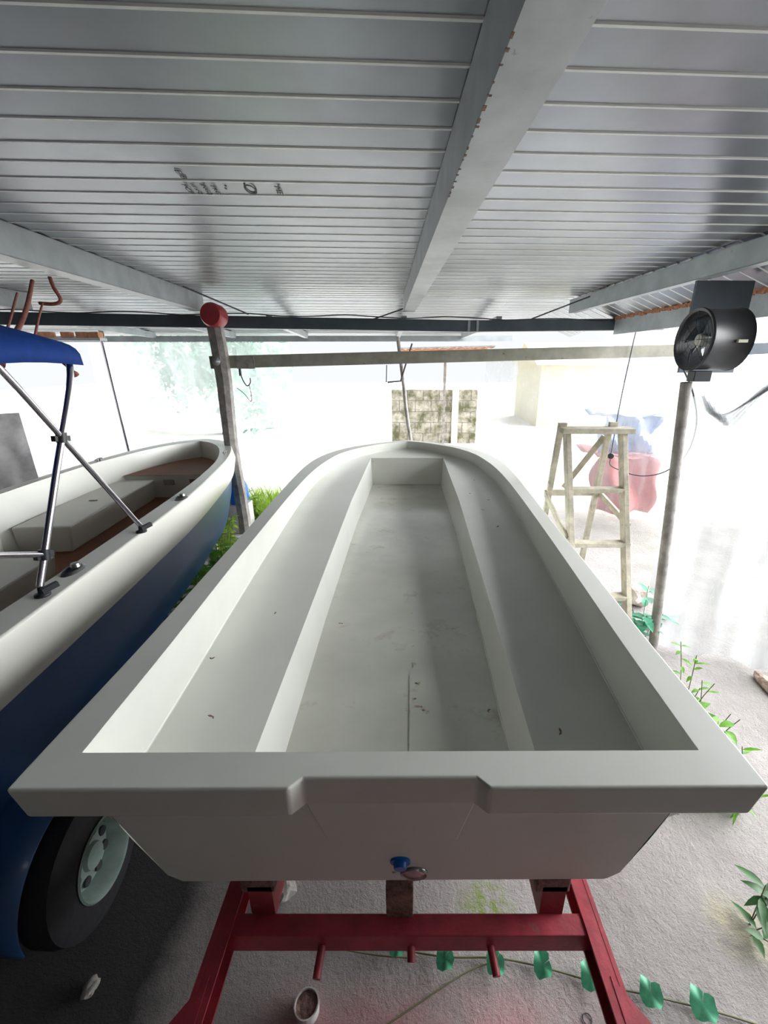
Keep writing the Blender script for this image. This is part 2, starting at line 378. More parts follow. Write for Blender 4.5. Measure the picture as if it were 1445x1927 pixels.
# post with red cap
pc = (-1.62, 4.62, 0)
post = empty('wooden_post', pc, 'leaning grey timber post between the two boats, with a red cap on top', 'post')
mb = MB(); prof = [0, .3, .6, .9, 1.2, 1.5, 1.8, 2.1, 2.37]
def postx(z): return -1.625-.02*z/2.3+.012*math.sin(z*4.1)
pv = []
for z in prof:
    x = postx(z); h = .058-.006*math.sin(z*2.3)
    pv += [(x-h, 4.57, z), (x+h*.2, 4.555, z), (x+h, 4.58, z), (x+h, 4.67, z), (x-h, 4.67, z)]
fs = [(j*5+i, j*5+(i+1)%5, (j+1)*5+(i+1)%5, (j+1)*5+i) for j in range(len(prof)-1) for i in range(5)]+[(4,3,2,1,0), tuple(40+i for i in range(5))]
mb.add(pv, fs); centred(mb, pc).build('shaft', M['timber'], post)
centred(MB().lathe([(0, -.03), (.095, -.028), (.11, 0), (.108, .12), (0, .125)], (-1.635, 4.53, 2.42), (0.1, 1, -.05), 28), pc).build('cap', M['redcap'], post, smooth_all=True, angle=50)
centred(MB().lathe([(0, -.02), (.016, -.018), (.018, -.004), (.04, -.004), (.04, .004), (0, .004)], (-1.66, 4.558, 2.0), (0, 1, 0), 18), pc).build('bolt', M['steel'], post)
centred(MB().box((-1.66, 4.66, 2.33), (-1.62, 4.80, 2.36)), pc).build('bracket', M['darksteel'], post)
tag(MB().box((-1.76, 4.43, 0), (-1.54, 4.54, .16)).build('footing_block', M['concrete'], bevel=.01), 'small grey concrete block at the foot of the wooden post', 'block')
hk = empty('hanging_hook', (-1.48, 4.70, 1.93), 'dark metal hook and wire dangling from the timber beam beside the post', 'hook')
hp = hk.location
centred(MB().tube([(-1.485, 4.70, 1.95), (-1.485, 4.70, 1.86)], .014, 8), hp).build('swivel', M['black'], hk)
centred(MB().tube(catmull([(-1.48,4.70,1.86),(-1.46,4.70,1.80),(-1.43,4.70,1.76),(-1.395,4.70,1.79),(-1.39,4.70,1.84)], 5), .006, 8), hp).build('hook', M['black'], hk)
centred(MB().tube(catmull([(-1.41,4.70,1.77),(-1.40,4.70,1.68),(-1.41,4.70,1.60),(-1.47,4.70,1.68),(-1.54,4.70,1.74)], 5), .0035, 6), hp).build('wire_loop', M['wire'], hk)

# thin poles
tag(MB().tube([(-3.86, 6.3, 2.4), (-3.80, 6.3, 0)], .03, 10).build('pipe_post', M['alu']), 'thin grey pipe post behind the blue-hulled boat', 'post')
sp = tag(MB().tube(catmull([(.22, 6.8, 2.36), (.30, 6.8, 1.75), (.36, 6.8, 1.2), (.45, 6.8, .6), (.50, 6.8, 0)], 4), [.028]*17, 8).build('crooked_stick', M['timber']), 'crooked wooden stick standing past the bow of the white boat', 'post')
tag(MB().tube([(.42, 6.75, 2.25), (.25, 6.75, 1.72), (.05, 6.75, 1.70)], .014, 6).tube([(.04, 6.75, 1.95), (.03, 6.75, 1.70)], .008, 6).build('bent_rod', M['wire']), 'bent metal rod leaning on the crooked stick', 'rod')

# socket, cord, switch, fan
sk = empty('power_socket', (2.58, 4.78, 2.37), 'cream plate with a black plug at right end of cross beam', 'socket')
MB().box((-.095, -.015, -.075), (.095, .015, .075)).build('plate', M['paint_white'], sk, bevel=.004)
MB().box((-.015, -.05, -.03), (.035, -.014, .02)).build('plug', M['black'], sk, bevel=.006)
cd = catmull([(2.60,4.73,2.36),(2.64,4.6,2.30),(2.50,4.3,2.05),(2.22,3.75,1.75),(1.88,3.2,1.39),(1.865,3.18,1.32),(1.95,3.1,1.28),(2.08,2.95,1.38),(2.03,2.72,1.65),(1.90,2.62,1.96)], 8)
# hang straight down rather than sweeping: the drop is vertical below the plug
cd = catmull([(2.605,4.72,2.36),(2.635,4.69,2.34),(2.62,4.68,2.2),(2.585,4.68,1.6),(2.575,4.68,1.02)], 6)
sc = empty('inline_cord', (2.575, 4.68, .98), 'thin black cord with a round switch looping from the socket to the fan', 'cord')
c0 = sc.location
centred(MB().tube(cd, .006, 6), c0).build('cord', M['wire'], sc)
centred(MB().tube(catmull([(2.575,4.68,.94),(2.60,4.66,.86),(2.75,4.4,.82),(2.75,4.0,.95),(2.58,3.5,1.22),(2.25,3.0,1.55),(1.96,2.70,1.80),(1.78,2.60,1.97)], 6), .006, 6), c0).build('cord', M['wire'], sc)
centred(MB().lathe([(0,-.02),(.03,-.016),(.036,0),(.03,.016),(0,.02)], (2.575,4.68,.98), (.3,1,0), 18), c0).build('switch', M['black'], sc, smooth_all=True)

fc = Vector((1.75, 2.6, 2.115))
fan = empty('drum_fan', fc, 'black round drum fan mounted high on the right under the roof', 'fan')
ax = Vector((1, .02, 0))
MB().lathe([(.150,.005),(.165,0),(.168,.012),(.160,.02),(.160,.225),(.166,.232),(.150,.24),(.150,.235),(.152,.02),(.150,.005)], (0,0,0), ax, 40).build('housing', M['black'], fan, smooth_all=True, angle=50)
MB().lathe([(0,.03),(.03,.032),(.035,.045),(.035,.1),(0,.1)], (0,0,0), ax, 20).build('hub', M['paint_white'], fan, smooth_all=True, angle=50)
for k in range(6):
    a = k*PI/3+.3; mb = MB()
    def bl(u, v, a=a):
        r = .035+u*.10; th = a+(v-.5)*(.55+.25*u); 
        return (.06+(v-.5)*.045, r*math.cos(th), r*math.sin(th))
    mb.grid(bl, 4, 4).build('blade', M['darksteel'], fan, solid=.003)
mb = MB()
for r in (.05, .075, .10, .125, .148):
    mb.tube([(.005, r*math.cos(2*PI*k/28), r*math.sin(2*PI*k/28)) for k in range(29)], .0012, 4, False)
for k in range(8):
    t = k*PI/4; mb.tube([(.004, .03*math.cos(t), .03*math.sin(t)), (.004, .152*math.cos(t), .152*math.sin(t))], .0018, 4)
mb.build('guard', M['black'], fan)
MB().box((.14, -.172, -.02), (.19, -.155, -.005)).build('label_plate', M['paint_white'], fan)
MB().box((.03, -.04, -.225), (.13, .03, -.166)).build('switch_box', M['black'], fan, bevel=.004)
tag(MB().box((1.93, 2.84, 1.93), (2.30, 2.86, 2.47)).build('mounting_board', M['darksteel']), 'grey board behind the drum fan', 'board')
fb = tag(MB().box((2.44, 2.4, 2.27), (2.47, 4.78, 2.425)).build('fascia_beam', M['steel']), 'grey side beam with rusty top edge above the fan', 'roof beam')
mb = MB()
for i in range(80):
    y = 2.4+i*.0297; mb.box((2.432, y, 2.415+random.uniform(-.008,.006)), (2.478, y+.032, 2.445+random.uniform(-.008,.01)))
mb.build('rusty_edge', M['rust'], fb)
tag(MB().tube([(1.965, 2.62, 0), (1.80, 2.62, 1.885)], .031, 12).build('support_pole', M['timber']), 'grey pole at right holding the fan, behind the white boat', 'post')
tag(MB().bar((2.0, 2.9, 2.06), (3.2, 2.9, 2.11), .05, .07).build('side_rail', M['darksteel']), 'dark rail poking out right of the fan', 'rail')

# ------------------------------------------------------------------ main boat (local frame: u across, w along, z up; origin under the transom)
BK = -.011
BX, BY = -.036, .643
boat = empty('skiff', (BX, BY, 0), 'unpainted white open boat hull with two side benches on red trailer', 'boat', rz=BK)
n = 6
okeys = [(.80,0),(.802,.15),(.805,.5),(.82,1.0),(.835,1.6),(.855,2.2),(.865,2.6),(.86,2.95),(.825,3.24),(.745,3.50),(.60,3.75),(.42,3.93),(.20,4.085),(0,4.185)]
ikeys = [(.705,.09),(.707,.18),(.715,.5),(.735,1.0),(.752,1.55),(.765,2.1),(.765,2.5),(.752,2.8),(.725,3.05),(.655,3.40),(.52,3.68),(.36,3.86),(.18,4.01),(0,4.105)]
O_ = catmull([(a, b, 0) for a, b in okeys], n); I_ = catmull([(a, b, 0) for a, b in ikeys], n)
G = 1.16
ns = len(O_)
def bench_z(wv): return interp([(0, .925), (3.5, 1.055), (4.2, 1.075)], wv)
def well_hw(wv): return interp([(0, .405), (2.4, .405), (3.68, .372)], wv)
def well_fw(wv): return interp([(.1, .365), (1.2, .385), (2.4, .39), (3.68, .362)], wv)
def both(vals): return [(x, y, z) for x, y, z in vals], [(-x, y, z) for x, y, z in vals]
def strips(mb, rows):
    """rows: list of polylines with equal counts; mirrored on both sides"""
    for sgn in (1, -1):
        k = len(rows[0]); vs = [(p[0]*sgn, p[1], p[2]) for r in rows for p in r]
        mb.add(vs, [(j*k+i, j*k+i+1, (j+1)*k+i+1, (j+1)*k+i) for j in range(len(rows)-1) for i in range(k-1)])
# gunwale
gun = MB()
top_o = [(p.x, p.y, G) for p in O_]; top_i = [(p.x, p.y, G) for p in I_]
def inset(P, d, z):
    out = []
    for i, p in enumerate(P):
        a = P[max(i-1,0)]; b = P[min(i+1,len(P)-1)]; t = (b-a).normalized(); nrm = Vector((-t.y, t.x, 0))
        q = p+nrm*d
        if i == 0: q = Vector((p.x-d, p.y, 0))
        if i == len(P)-1: q = Vector((0, p.y-d, 0))
        out.append((max(q.x, 0), q.y, z))
    return out
low_o = inset(O_, .024, 1.08); hul_t = inset(O_, .035, 1.072)
hul_t = [(min(x, interp([(.04,.662),(.10,.722),(.2,.775),(.6,.80),(1,1)], y)), max(y, .045), z) for x, y, z in hul_t]
strips(gun, [[(p[0], p[1], G) for p in top_i], top_o, low_o, hul_t])
fu = [-.80, -.212, -.187, .187, .212, .80]; fw = [0, 0, .024, .024, 0, 0]
fb_ = [-.776, -.212, -.187, .187, .212, .776]
iu = [-.705, -.212, -.187, .187, .212, .705]
vs = [(u, .09, G) for u in iu]+[(u, w_, G) for u, w_ in zip(fu, fw)]+[(u, w_, 1.08) for u, w_ in zip(fb_, fw)]+[(u, .045, 1.072) for u in (-.662, -.212, -.187, .187, .212, .662)]
gun.add(vs, [(j*6+i, j*6+i+1, (j+1)*6+i+1, (j+1)*6+i) for j in range(3) for i in range(5)])
gun.build('gunwale', M['gel'], boat, bevel=.007, seg=3)
# hull
hull = MB()
def hullrow(z, s_, wst, wbow):
    out = []
    for i, p in enumerate(hul_t):
        wn = p[1]/4.06; out.append((p[0]*s_, lerp(wst, wbow, (p[1]-.045)/(4.05-.045)), z))
    return out
r0 = hul_t; r1 = hullrow(.85, .985, .0959, 3.95); r2 = hullrow(.64, .955, .143, 3.75); r3 = hullrow(.605, .915, .150, 3.70)
r3 = [(x, y, z) for x, y, z in r3]
r4 = [(0, y, z-.03*min(1, max(0, y-.2))) for x, y, z in r3]
strips(hull, [r0, r1, r2, r3, r4])
tr = []
for r in (r0, r1, r2, r3): tr += [(-r[0][0], r[0][1], r[0][2]), (r[0][0], r[0][1], r[0][2])]
tr = tr[:2]+tr[4:]; hull.add(tr, [(0,1,3,2),(2,3,5,4)])
hull.build('hull', M['gel_hull'], boat, bevel=.012, seg=3)
# motor pad on the transom
MB().add([(-.187,.024,1.085),(.187,.024,1.085),(.163,.0895,.865),(-.163,.0895,.865),(-.187,.07,1.085),(.187,.07,1.085),(.163,.12,.865),(-.163,.12,.865)],
         [(0,1,2,3),(0,3,7,4),(1,5,6,2),(2,6,7,3),(0,4,5,1)]).build('motor_pad', M['gel_hull'], boat, bevel=.004)
# inner liner: walls, benches
lin = MB()
ben_o = [(min(p.x+.012*(1 if p.x > .02 else 0), 1), p.y+(.02 if p.x < .3 else .008), bench_z(p.y)) for p in I_]
ben_o[0] = (.69, ben_o[0][1], ben_o[0][2])
top_i2 = [(p.x, p.y, G-.001) for p in I_]
strips(lin, [top_i2, ben_o])
iw = next(i for i, p in enumerate(I_) if abs(p.y-3.68) < 1e-3)
wel_t = [(well_hw(p[1]), max(p[1], .21), p[2]) for p in ben_o[:iw+1]]
wel_t[-1] = (well_hw(3.68), 3.688, bench_z(3.68)); FZ = .775
strips(lin, [ben_o[:iw+1], wel_t])
fr = ben_o[iw:]
strips(lin, [fr, [(0, p[1], p[2]) for p in fr]])
lin.add([(-wel_t[-1][0], wel_t[-1][1], wel_t[-1][2]), (wel_t[-1][0], wel_t[-1][1], wel_t[-1][2]), (0, wel_t[-1][1], wel_t[-1][2])], [])
liner = lin.add([(-.705,.09,G-.001),(.705,.09,G-.001),ben_o[0],(-ben_o[0][0],ben_o[0][1],ben_o[0][2])], [(0,1,2,3)])
liner.build('bench_liner', M['gel'], boat, bevel=.008, seg=3)
wl = MB()
wel_b = [(well_fw(p[1]), p[1], FZ) for p in wel_t]
strips(wl, [wel_t, wel_b])
a, b_ = wel_t[-1], wel_b[-1]
wl.add([(-a[0],a[1],a[2]),(a[0],a[1],a[2]),(b_[0],b_[1],FZ),(-b_[0],b_[1],FZ)], [(0,1,2,3)])
a, b_ = wel_t[0], wel_b[0]
wl.add([(-a[0],a[1],a[2]),(a[0],a[1],a[2]),(b_[0],b_[1],FZ),(-b_[0],b_[1],FZ)], [(3,2,1,0)])
wl.build('footwell', M['gel'], boat, bevel=.004)
fl = MB(); fl.add([p for q in wel_b for p in ((-q[0]-.001, q[1], FZ), (0, q[1], FZ-.004), (q[0]+.001, q[1], FZ))],
       [(i*3+k, i*3+k+1, i*3+k+4, i*3+k+3) for i in range(len(wel_b)-1) for k in (0, 1)])
fl.build('floor_panel', M['gel_floor'], boat, smooth_all=True)
# seam beads
for sgn in (1, -1):
    pts = [(sgn*(p[0]-.002), p[1], p[2]+.002) for p in ben_o[1:iw+8]]
    if sgn > 0: MB().tube(pts, .0028, 5).build('seam_bead', M['gel2'], boat)
pts = [(p[0]-.001, p[1], FZ+.002) for p in wel_b[2:]]
MB().tube([(x+.0015*math.sin(i*2.7), y, z) for i, (x, y, z) in enumerate(pts)], .003, 5).build('seam_bead', M['gel2'], boat)
# repair patches on the floor
for (u0, u1, w0, w1) in ((.04, .20, .42, .80),):
    MB().box((u0, w0, FZ-.002), (u1, w1, FZ+.0005)).build('glass_patch', M['gel_floor'], boat)
# muddy footmarks
mb = MB()
for (u, w_, r) in ((.085,.62,.02),(.07,.74,.013),(.06,.86,.012),(.055,.98,.012),(.05,1.1,.009),(.03,.60,.012),(.10,.60,.016),(.06,.66,.012),(.20,1.45,.012),(.05,1.25,.008)):
    for k in range(7):
        a = random.random()*6.28; d = random.random()*r; rr = r*random.uniform(.15, .35); cx, cy = u+d*math.cos(a), w_+d*math.sin(a)
        mb.add([(cx+rr*math.cos(t*PI/4)*random.uniform(.7,1.2), cy+rr*math.sin(t*PI/4)*random.uniform(.7,1.2), FZ+.0018) for t in range(8)], [tuple(range(8))])
M['mud'] = mat('dry_mud', (.46, .37, .28), .8, var=.2, scale=50)
tag(mb.build('dry_mud', M['mud'], boat), kind='stuff')
# the transom stands a hair out of square
for o in boat.children:
    if o.type == 'MESH':
        for v in o.data.vertices: v.co.y += .016*v.co.x
# drain plug, speed sensor plate, screw on the transom
def on_transom(u, z, off=0):  # transom surface w at height z
    w_ = interp([(.605,.150),(.64,.143),(.85,.095),(1.072,.045)], z); return (u, w_-off, z)
nrm = (0, -.975, -.22)
MB().lathe([(0,.019),(.016,.019),(.018,.014),(.019,.006),(.027,.005),(.027,-.002),(0,-.002)], on_transom(.018, .735), nrm, 22).build('blue_plug', M['bluecap'], boat, smooth_all=True, angle=40)['label'] = 'bright blue plastic plug'
MB().lathe([(0,.010),(.018,.010),(.026,.006),(.032,.004),(.036,.007),(.039,.002),(.039,-.002),(0,-.002)], on_transom(.055, .655), nrm, 26).build('drain_flange', M['oldchrome'], boat, smooth_all=True, angle=40)['label'] = 'round stainless drain flange'
MB().lathe([(0,.003),(.005,.002),(.005,-.002)], on_transom(.0, .660), nrm, 10).build('screw', M['steel'], boat)
# loose debris in the boat
def boat_pt(u, w_, z):
    c, s = math.cos(BK), math.sin(BK); return (BX+u*c-w_*s, BY+u*s+w_*c, z)
deb = [(-.55,.95,0),(-.58,.40,0),(-.70,.66,0),(.50,.35,0),(.62,2.4,0),(.60,1.9,0),(.58,2.9,0),(-.30,1.15,1),(.30,.25,1),(.33,.6,1),(.50,2.55,0),(.55,2.2,0)]
for i, (u, w_, fl_) in enumerate(deb):
    z = FZ+.004 if fl_ else bench_z(w_)+.003
    x, y, z = boat_pt(u, w_, z); mb = MB(); a = random.random()*6
    mb.leaf((0, 0, .002), (math.cos(a), math.sin(a), .1), .015, .007, droop=-.3)
    mb.leaf((0, 0, .002), (math.cos(a+2), math.sin(a+2), .2), .012, .006)
    o = mb.build('leaf_scrap', M['blockwood'], solid=.0012); o.location = (x, y, z)
    tag(o, 'tiny dark dry leaf scrap lying on '+('the sunken floor of the white boat' if fl_ else ('the left bench of the white boat' if u < 0 else 'the right bench of the white boat')), 'leaf', 'dry scraps in the white boat, '+('floor' if fl_ else ('left bench' if u < 0 else 'right bench')))

# ------------------------------------------------------------------ trailer under the main boat
tz = .40
tc_ = (.08, .80, 0)
tr = empty('boat_trailer', tc_, 'red steel boat trailer frame carrying the white hull', 'trailer')
def tp(mb, name, mt='red', **k): return centred(mb, tc_).build(name, M[mt], tr, **k)
tp(MB().bar((-.47, .775, tz), (.63, .775, tz), .055, .075), 'crossbar', bevel=.004)
for x0, x1 in ((-.475, -.455), (.625, .605)):
    sgn = 1 if x0 > 0 else -1
    tp(MB().bar((x0+.02*sgn, -.05, tz), (x1, 3.6, tz), .012, .09).bar((x0, -.05, tz+.04), (x1-.02*sgn, 3.6, tz+.04), .05, .008).bar((x0, -.05, tz-.04), (x1-.02*sgn, 3.6, tz-.04), .05, .008), 'side_rail')
tp(MB().bar((-.46, 2.2, tz), (.62, 2.2, tz), .05, .075), 'crossbar', bevel=.004)
tp(MB().bar((-.95, 2.0, .33), (1.1, 2.0, .33), .05, .05), 'axle')
for sx in (-.46, .615):
    sgn = -1 if sx < 0 else 1
    tp(MB().add([(sx,.44,tz+.046),(sx,.66,tz+.046),(sx+.16*sgn,.44,tz+.046),(sx,.44,tz+.040),(sx,.66,tz+.040),(sx+.16*sgn,.44,tz+.040)], [(0,1,2),(5,4,3),(0,3,4,1),(1,4,5,2),(2,5,3,0)]), 'gusset')
for sx, x in ((-1, -.36), (1, .50)):
    tp(MB().box((x-.035, .80, tz+.02), (x+.035, .90, tz+.16)), 'bunk_bracket')
    tp(MB().box((x-.055, .80, tz+.135), (x+.045, 3.2, tz+.195)), 'bunk_board', 'blockwood', bevel=.006)['label'] = 'dark rough wooden bunk board'
tp(MB().box((.008, .792, tz-.02), (.088, .90, tz+.17)), 'keel_block', 'blockwood', bevel=.004)['label'] = 'brown stained wooden keel block'
for (x, l, dx) in ((-.178, .065, -.006), (.082, .03, 0), (.312, .06, .010)):
    tp(MB().tube([(x, .77, tz-.01), (x+dx, .75-l, tz-.03)], .0115, 12), 'pipe_stub')
for x in (-.95, 1.1):
    pass

# ------------------------------------------------------------------ second boat
LK = .083
LX, LY = -1.975, .70
b2 = empty('runabout', (LX, LY, 0), 'white boat with navy blue hull and brown deck at left', 'boat', rz=LK)
ok2 = [(.69,0),(.70,.5),(.705,1.1),(.70,1.8),(.68,2.2),(.645,2.6),(.59,3.1),(.505,3.52),(.40,3.82),(.24,4.08),(0,4.23)]
ik2 = [(.57,.12),(.575,.5),(.59,1.0),(.595,1.7),(.59,2.2),(.565,2.6),(.52,3.0),(.43,3.38),(.32,3.68),(.17,3.93),(0,4.07)]
O2 = catmull([(a, b, 0) for a, b in ok2], 5); I2 = catmull([(a, b, 0) for a, b in ik2], 5)
g2 = MB()
t_i = [(p.x, p.y, G) for p in I2]; t_o = [(p.x, p.y, G) for p in O2]
bandm = inset(O2, -.022, 1.06); band = inset(O2, .006, .93); bandin = inset(O2, .03, .925)
bandm = [(x if i < len(bandm)-1 else 0, y, z) for i, (x, y, z) in enumerate(bandm)]
strips(g2, [t_i, t_o, bandm, band, bandin])
g2.add([(-.57,.12,G),(.57,.12,G),(.69,0,G),(-.69,0,G),(.70,0,1.0),(-.70,0,1.0)], [(0,1,2,3),(3,2,4,5)])
g2.build('gunwale', M['gel2'], b2, bevel=.010, seg=3)
h2 = MB()
def row2(z, s_, bow, src):
    return [(x*s_, y*bow, z) for x, y, _ in src]
q0 = [(x, y, .93) for x, y, _ in bandin]; q1 = row2(.72, .97, .985, bandin); q2 = row2(.50, .90, .955, bandin); q3 = row2(.42, .80, .93, bandin)
q4 = [(0, y*1.0, .38) for x, y, z in q3]
strips(h2, [q0, q1, q2, q3, q4])
h2.add([(-r[0][0], r[0][1], r[0][2]) for r in (q0,q1,q2,q3)]+[(r[0][0], r[0][1], r[0][2]) for r in (q3,q2,q1,q0)], [tuple(range(8))])
h2.build('hull', M['navy'], b2, bevel=.006)
# liner walls and floor
l2 = MB(); F2 = .765
wal = [(p.x-.002, p.y, G-.002) for p in I2]; wab = [(p.x*.80, p.y*.985, F2) for p in I2]
strips(l2, [wal, wab]); l2.add([(-.57,.12,G-.002),(.57,.12,G-.002),(.456,.13,F2),(-.456,.13,F2)], [(0,1,2,3)])
l2.build('inner_liner', M['gel2'], b2, smooth_all=True)
f2 = MB(); 
f2.add([p for q in wab for p in ((-q[0], q[1], F2+.001), (q[0], q[1], F2+.001))], [(i*2, i*2+1, i*2+3, i*2+2) for i in range(len(wab)-1)])
f2.build('floor_panel', M['brown'], b2)['label'] = 'brown painted floor'
# bow deck: triangular plate bounded by the liner, with bulkhead under it
DZ = .985; w_deck = 3.22
dk_ = [(p.x*.915, p.y*.994, DZ) for p in I2 if p.y > w_deck]; dk_ = [(.915*interp([(3.0,.52),(3.38,.43)], w_deck), w_deck, DZ)]+dk_
d2 = MB(); k = len(dk_)
d2.add([p for q in dk_ for p in ((-q[0], q[1], DZ), (q[0], q[1], DZ))], [(i*2, i*2+1, i*2+3, i*2+2) for i in range(k-1)])
d2.build('bow_deck', M['brown'], b2)['label'] = 'brown triangular bow deck'
x_ = dk_[0][0]
MB().box((-x_, w_deck+.01, F2), (x_, w_deck+.03, DZ-.003)).build('bulkhead', M['gel2'], b2)
for u in (-.02, .22):
    MB().box((u-.05, w_deck+.004, .89), (u+.05, w_deck+.009, .94)).build('hatch_latch', M['chrome'], b2)
# lockers
def wedge(name, u0, u1, w0, w1, z0, z1, slope=.05):
    return MB().add([(u0,w0,z0),(u1-slope,w0+.0,z0),(u1-slope,w1,z0),(u0,w1,z0),(u0,w0,z1),(u1,w0,z1),(u1,w1,z1),(u0,w1,z1)],
                    [(0,3,2,1),(4,5,6,7),(0,1,5,4),(1,2,6,5),(2,3,7,6),(3,0,4,7)]).build(name, M['gel2'], b2, bevel=.012, seg=3)
lk = wedge('side_locker', -.50, -.125, 1.98, 3.18, F2, .955, .03)
MB().box((-.34, 2.55, .9555), (-.28, 2.565, .9585)).build('slot', M['black'], lk)
wedge('stern_seat', -.48, .0, .55, 1.63, F2, .90, .03)
wedge('helm_console', -.48, -.34, 1.0, 1.72, F2, 1.12, .02)
# gunwale fittings
def fit(name, x, y, build):
    o = MB(); build(o); ob = o.build(name, M['oldchrome'], b2, smooth_all=True, angle=40)
    c, s = math.cos(-.036), math.sin(-.036); dx, dy = x+1.925, y-.70; ob.location = (dx*c-dy*s, dx*s+dy*c, G); return ob
def bighatch(o):
    o.lathe([(0,.008),(.040,.010),(.048,.004),(.052,0)], (0,0,0), (0,0,1), 28); o.v = [(x*.72, y*1.25, z) for x, y, z in o.v]
    o.lathe([(0,.026),(.016,.024),(.02,.008)], (.0,.02,0), (0,0,1), 16)
def cleat(o):
    o.tube([(-.0,-.05,.022),(0,-.02,.028),(0,.02,.028),(0,.05,.022)], .006, 8); o.tube([(0,-.018,0),(0,-.018,.026)], .006, 8); o.tube([(0,.018,0),(0,.018,.026)], .006, 8)
fit('deck_filler', -1.33, 1.60, bighatch)
fit('deck_filler', -1.33, 2.62, bighatch)
fit('cleat', -2.545, 3.75, cleat); fit('cleat', -1.54, 4.03, cleat)

# bimini frame and canopy : rests on the gunwale, so a thing of its own
bc = (-1.93, 1.8, G)
bim = empty('bimini_top', bc, 'blue canvas sun canopy on crossed aluminium poles over the navy boat', 'canopy')
def bp_(mb, name, m_, parent=None, **k):
    o = centred(mb, bc).build(name, M[m_], parent or bim, **k); return o
XS, XP = -1.385, -2.72
fA = Vector((XS, 1.42, G+.04)); fB = Vector((XS, 2.06, G+.035)); tA = Vector((XS, 1.87, 2.0)); tB = Vector((XS, 1.50, 2.02))
def bow(foot, top, crown):
    pts = [foot, lerp(foot, top, .5), lerp(foot, top, .93), top+Vector((-.05,0,crown*.45)), top+Vector((-.2,0,crown*.85)), Vector(((XS+XP)/2, top.y, top.z+crown))]
    r = catmull(pts, 5); mir = [Vector((XS+XP-p.x, p.y, p.z)) for p in r[::-1][1:]]; return r+mir
pA = bp_(MB().tube(bow(fA, tA, .10), .0125, 12), 'front_bow', 'alu')
pB = bp_(MB().tube(bow(fB, tB, .10), .0115, 12), 'rear_bow', 'alu')
j = fA.lerp(tA, .13)
bp_(MB().tube([j, (XS, 1.30, 1.385), (XS-.0, 1.0, 1.72)], .011, 12), 'brace_pole', 'alu')
for f in (fA, fB):
    for X_ in (XS, XP):
        y = f.y; hm = MB().lathe([(0,0),(.026,0),(.026,.008),(.012,.012),(.010,.035),(0,.035)], (X_, y, G), (0,0,1), 14).bar((X_+.005, y-.005, G+.02), (X_+.03, y+.045, G+.028), .018, .02)
        bp_(hm, 'deck_hinge', 'black')
xx = None
for p in (j, fA.lerp(tA, .64)): 
    bp_(MB().tube([p-Vector((0,.004,.02)), p+Vector((0,.004,.02))], .019, 12).bar(p+Vector((-.01,-.03,0)), p+Vector((.0,.035,-.008)), .02, .022), 'clamp', 'black')
cv = MB()
def canopy(u, v):
    a = u*PI; x = lerp(XS+.02, XP-.02, (1-math.cos(a))/2); z = 1.985+.185*math.sin(a)**.6
    y = lerp(.35, 1.90, v); z -= .05*max(0, v-.85)/.15*1.0*(math.sin(a)) ; z += .012*math.sin(v*PI*3)
    return (x, y, z)
bp_(cv.grid(canopy, 28, 16), 'canopy', 'canvas', solid=.003)
# ropes from the roof to the canopy
rp = [([(-2.35,3.0,2.475),(-2.0,2.45,2.24),(-1.72,1.95,2.04),(-1.62,1.80,1.985)], .012, 'thick red-brown rope slanting from the roof to the blue canopy'),
      ([(-2.424,2.95,2.40),(-2.1,2.45,2.19),(-1.76,1.96,2.03),(-1.62,1.80,1.985)], .007, 'thin red-brown cord running beside the thick rope to the blue canopy'),
      ([(-2.32,3.0,2.35),(-1.97,2.5,2.23),(-1.60,1.97,2.09)], .006, 'thin cord hanging from the rope hook to a knot over the blue canopy edge'),
      ([(-1.60,1.97,2.09),(-1.70,1.96,2.05),(-1.80,1.95,2.02)], .006, 'cord running left from the knot along the blue canopy edge'),
      ([(-1.60,1.97,2.09),(-1.50,1.93,2.02),(-1.40,1.89,1.955)], .005, 'cord tied from the rope knot to the aluminium canopy pole'),
      ([(-2.235,3.0,2.50),(-2.225,3.0,2.44),(-2.20,3.0,2.37),(-2.25,3.0,2.345),(-2.34,3.0,2.35)], .011, 'rope hook loop hanging at left roof purlin')]
for pts, r, l in rp: tag(MB().tube(catmull(pts, 6), r, 8).build('rope', M['rope']), l, 'rope')
tag(MB().lathe([(0,-.014),(.009,-.009),(.016,0),(.012,.008),(0,.014)], (-1.40, 1.885, 1.95), (0,.3,1), 12).build('rope_knot', M['rope'], smooth_all=True), 'knot of cord tied round the aluminium canopy pole', 'knot')

# trailer wheel by the second boat
wc = Vector((-1.115, 1.07, .255))
wh = empty('trailer_wheel', wc, 'trailer wheel with pale spoked rim beneath the navy hull', 'wheel')
axw = (1, .06, .03)
MB().lathe([(.135,-.07),(.21,-.068),(.245,-.05),(.25,0),(.245,.045),(.21,.062),(.135,.066)], (0,0,0), axw, 40).build('tyre', M['tyre'], wh, smooth_all=True)
rm = MB().lathe([(.143,.070),(.138,.076),(.132,.070),(.127,.045),(.118,.03),(.114,.0),(.048,.02),(.043,.035),(.0,.04)], (0,0,0), axw, 48)
rim = rm.build('rim', M['rim'], wh, smooth_all=True, angle=50)
axv = Vector(axw).normalized(); av = axv.cross(Vector((0,0,1))).normalized(); bv = axv.cross(av)
for k in range(8):
    t = 2*PI*k/8+.2; c = axv*.0125+(av*math.cos(t)+bv*math.sin(t))*.082
    MB().lathe([(0,.006),(.017,.006),(.019,0)], c, axw, 14).build('vent_hole', M['black'], rim, smooth_all=True)
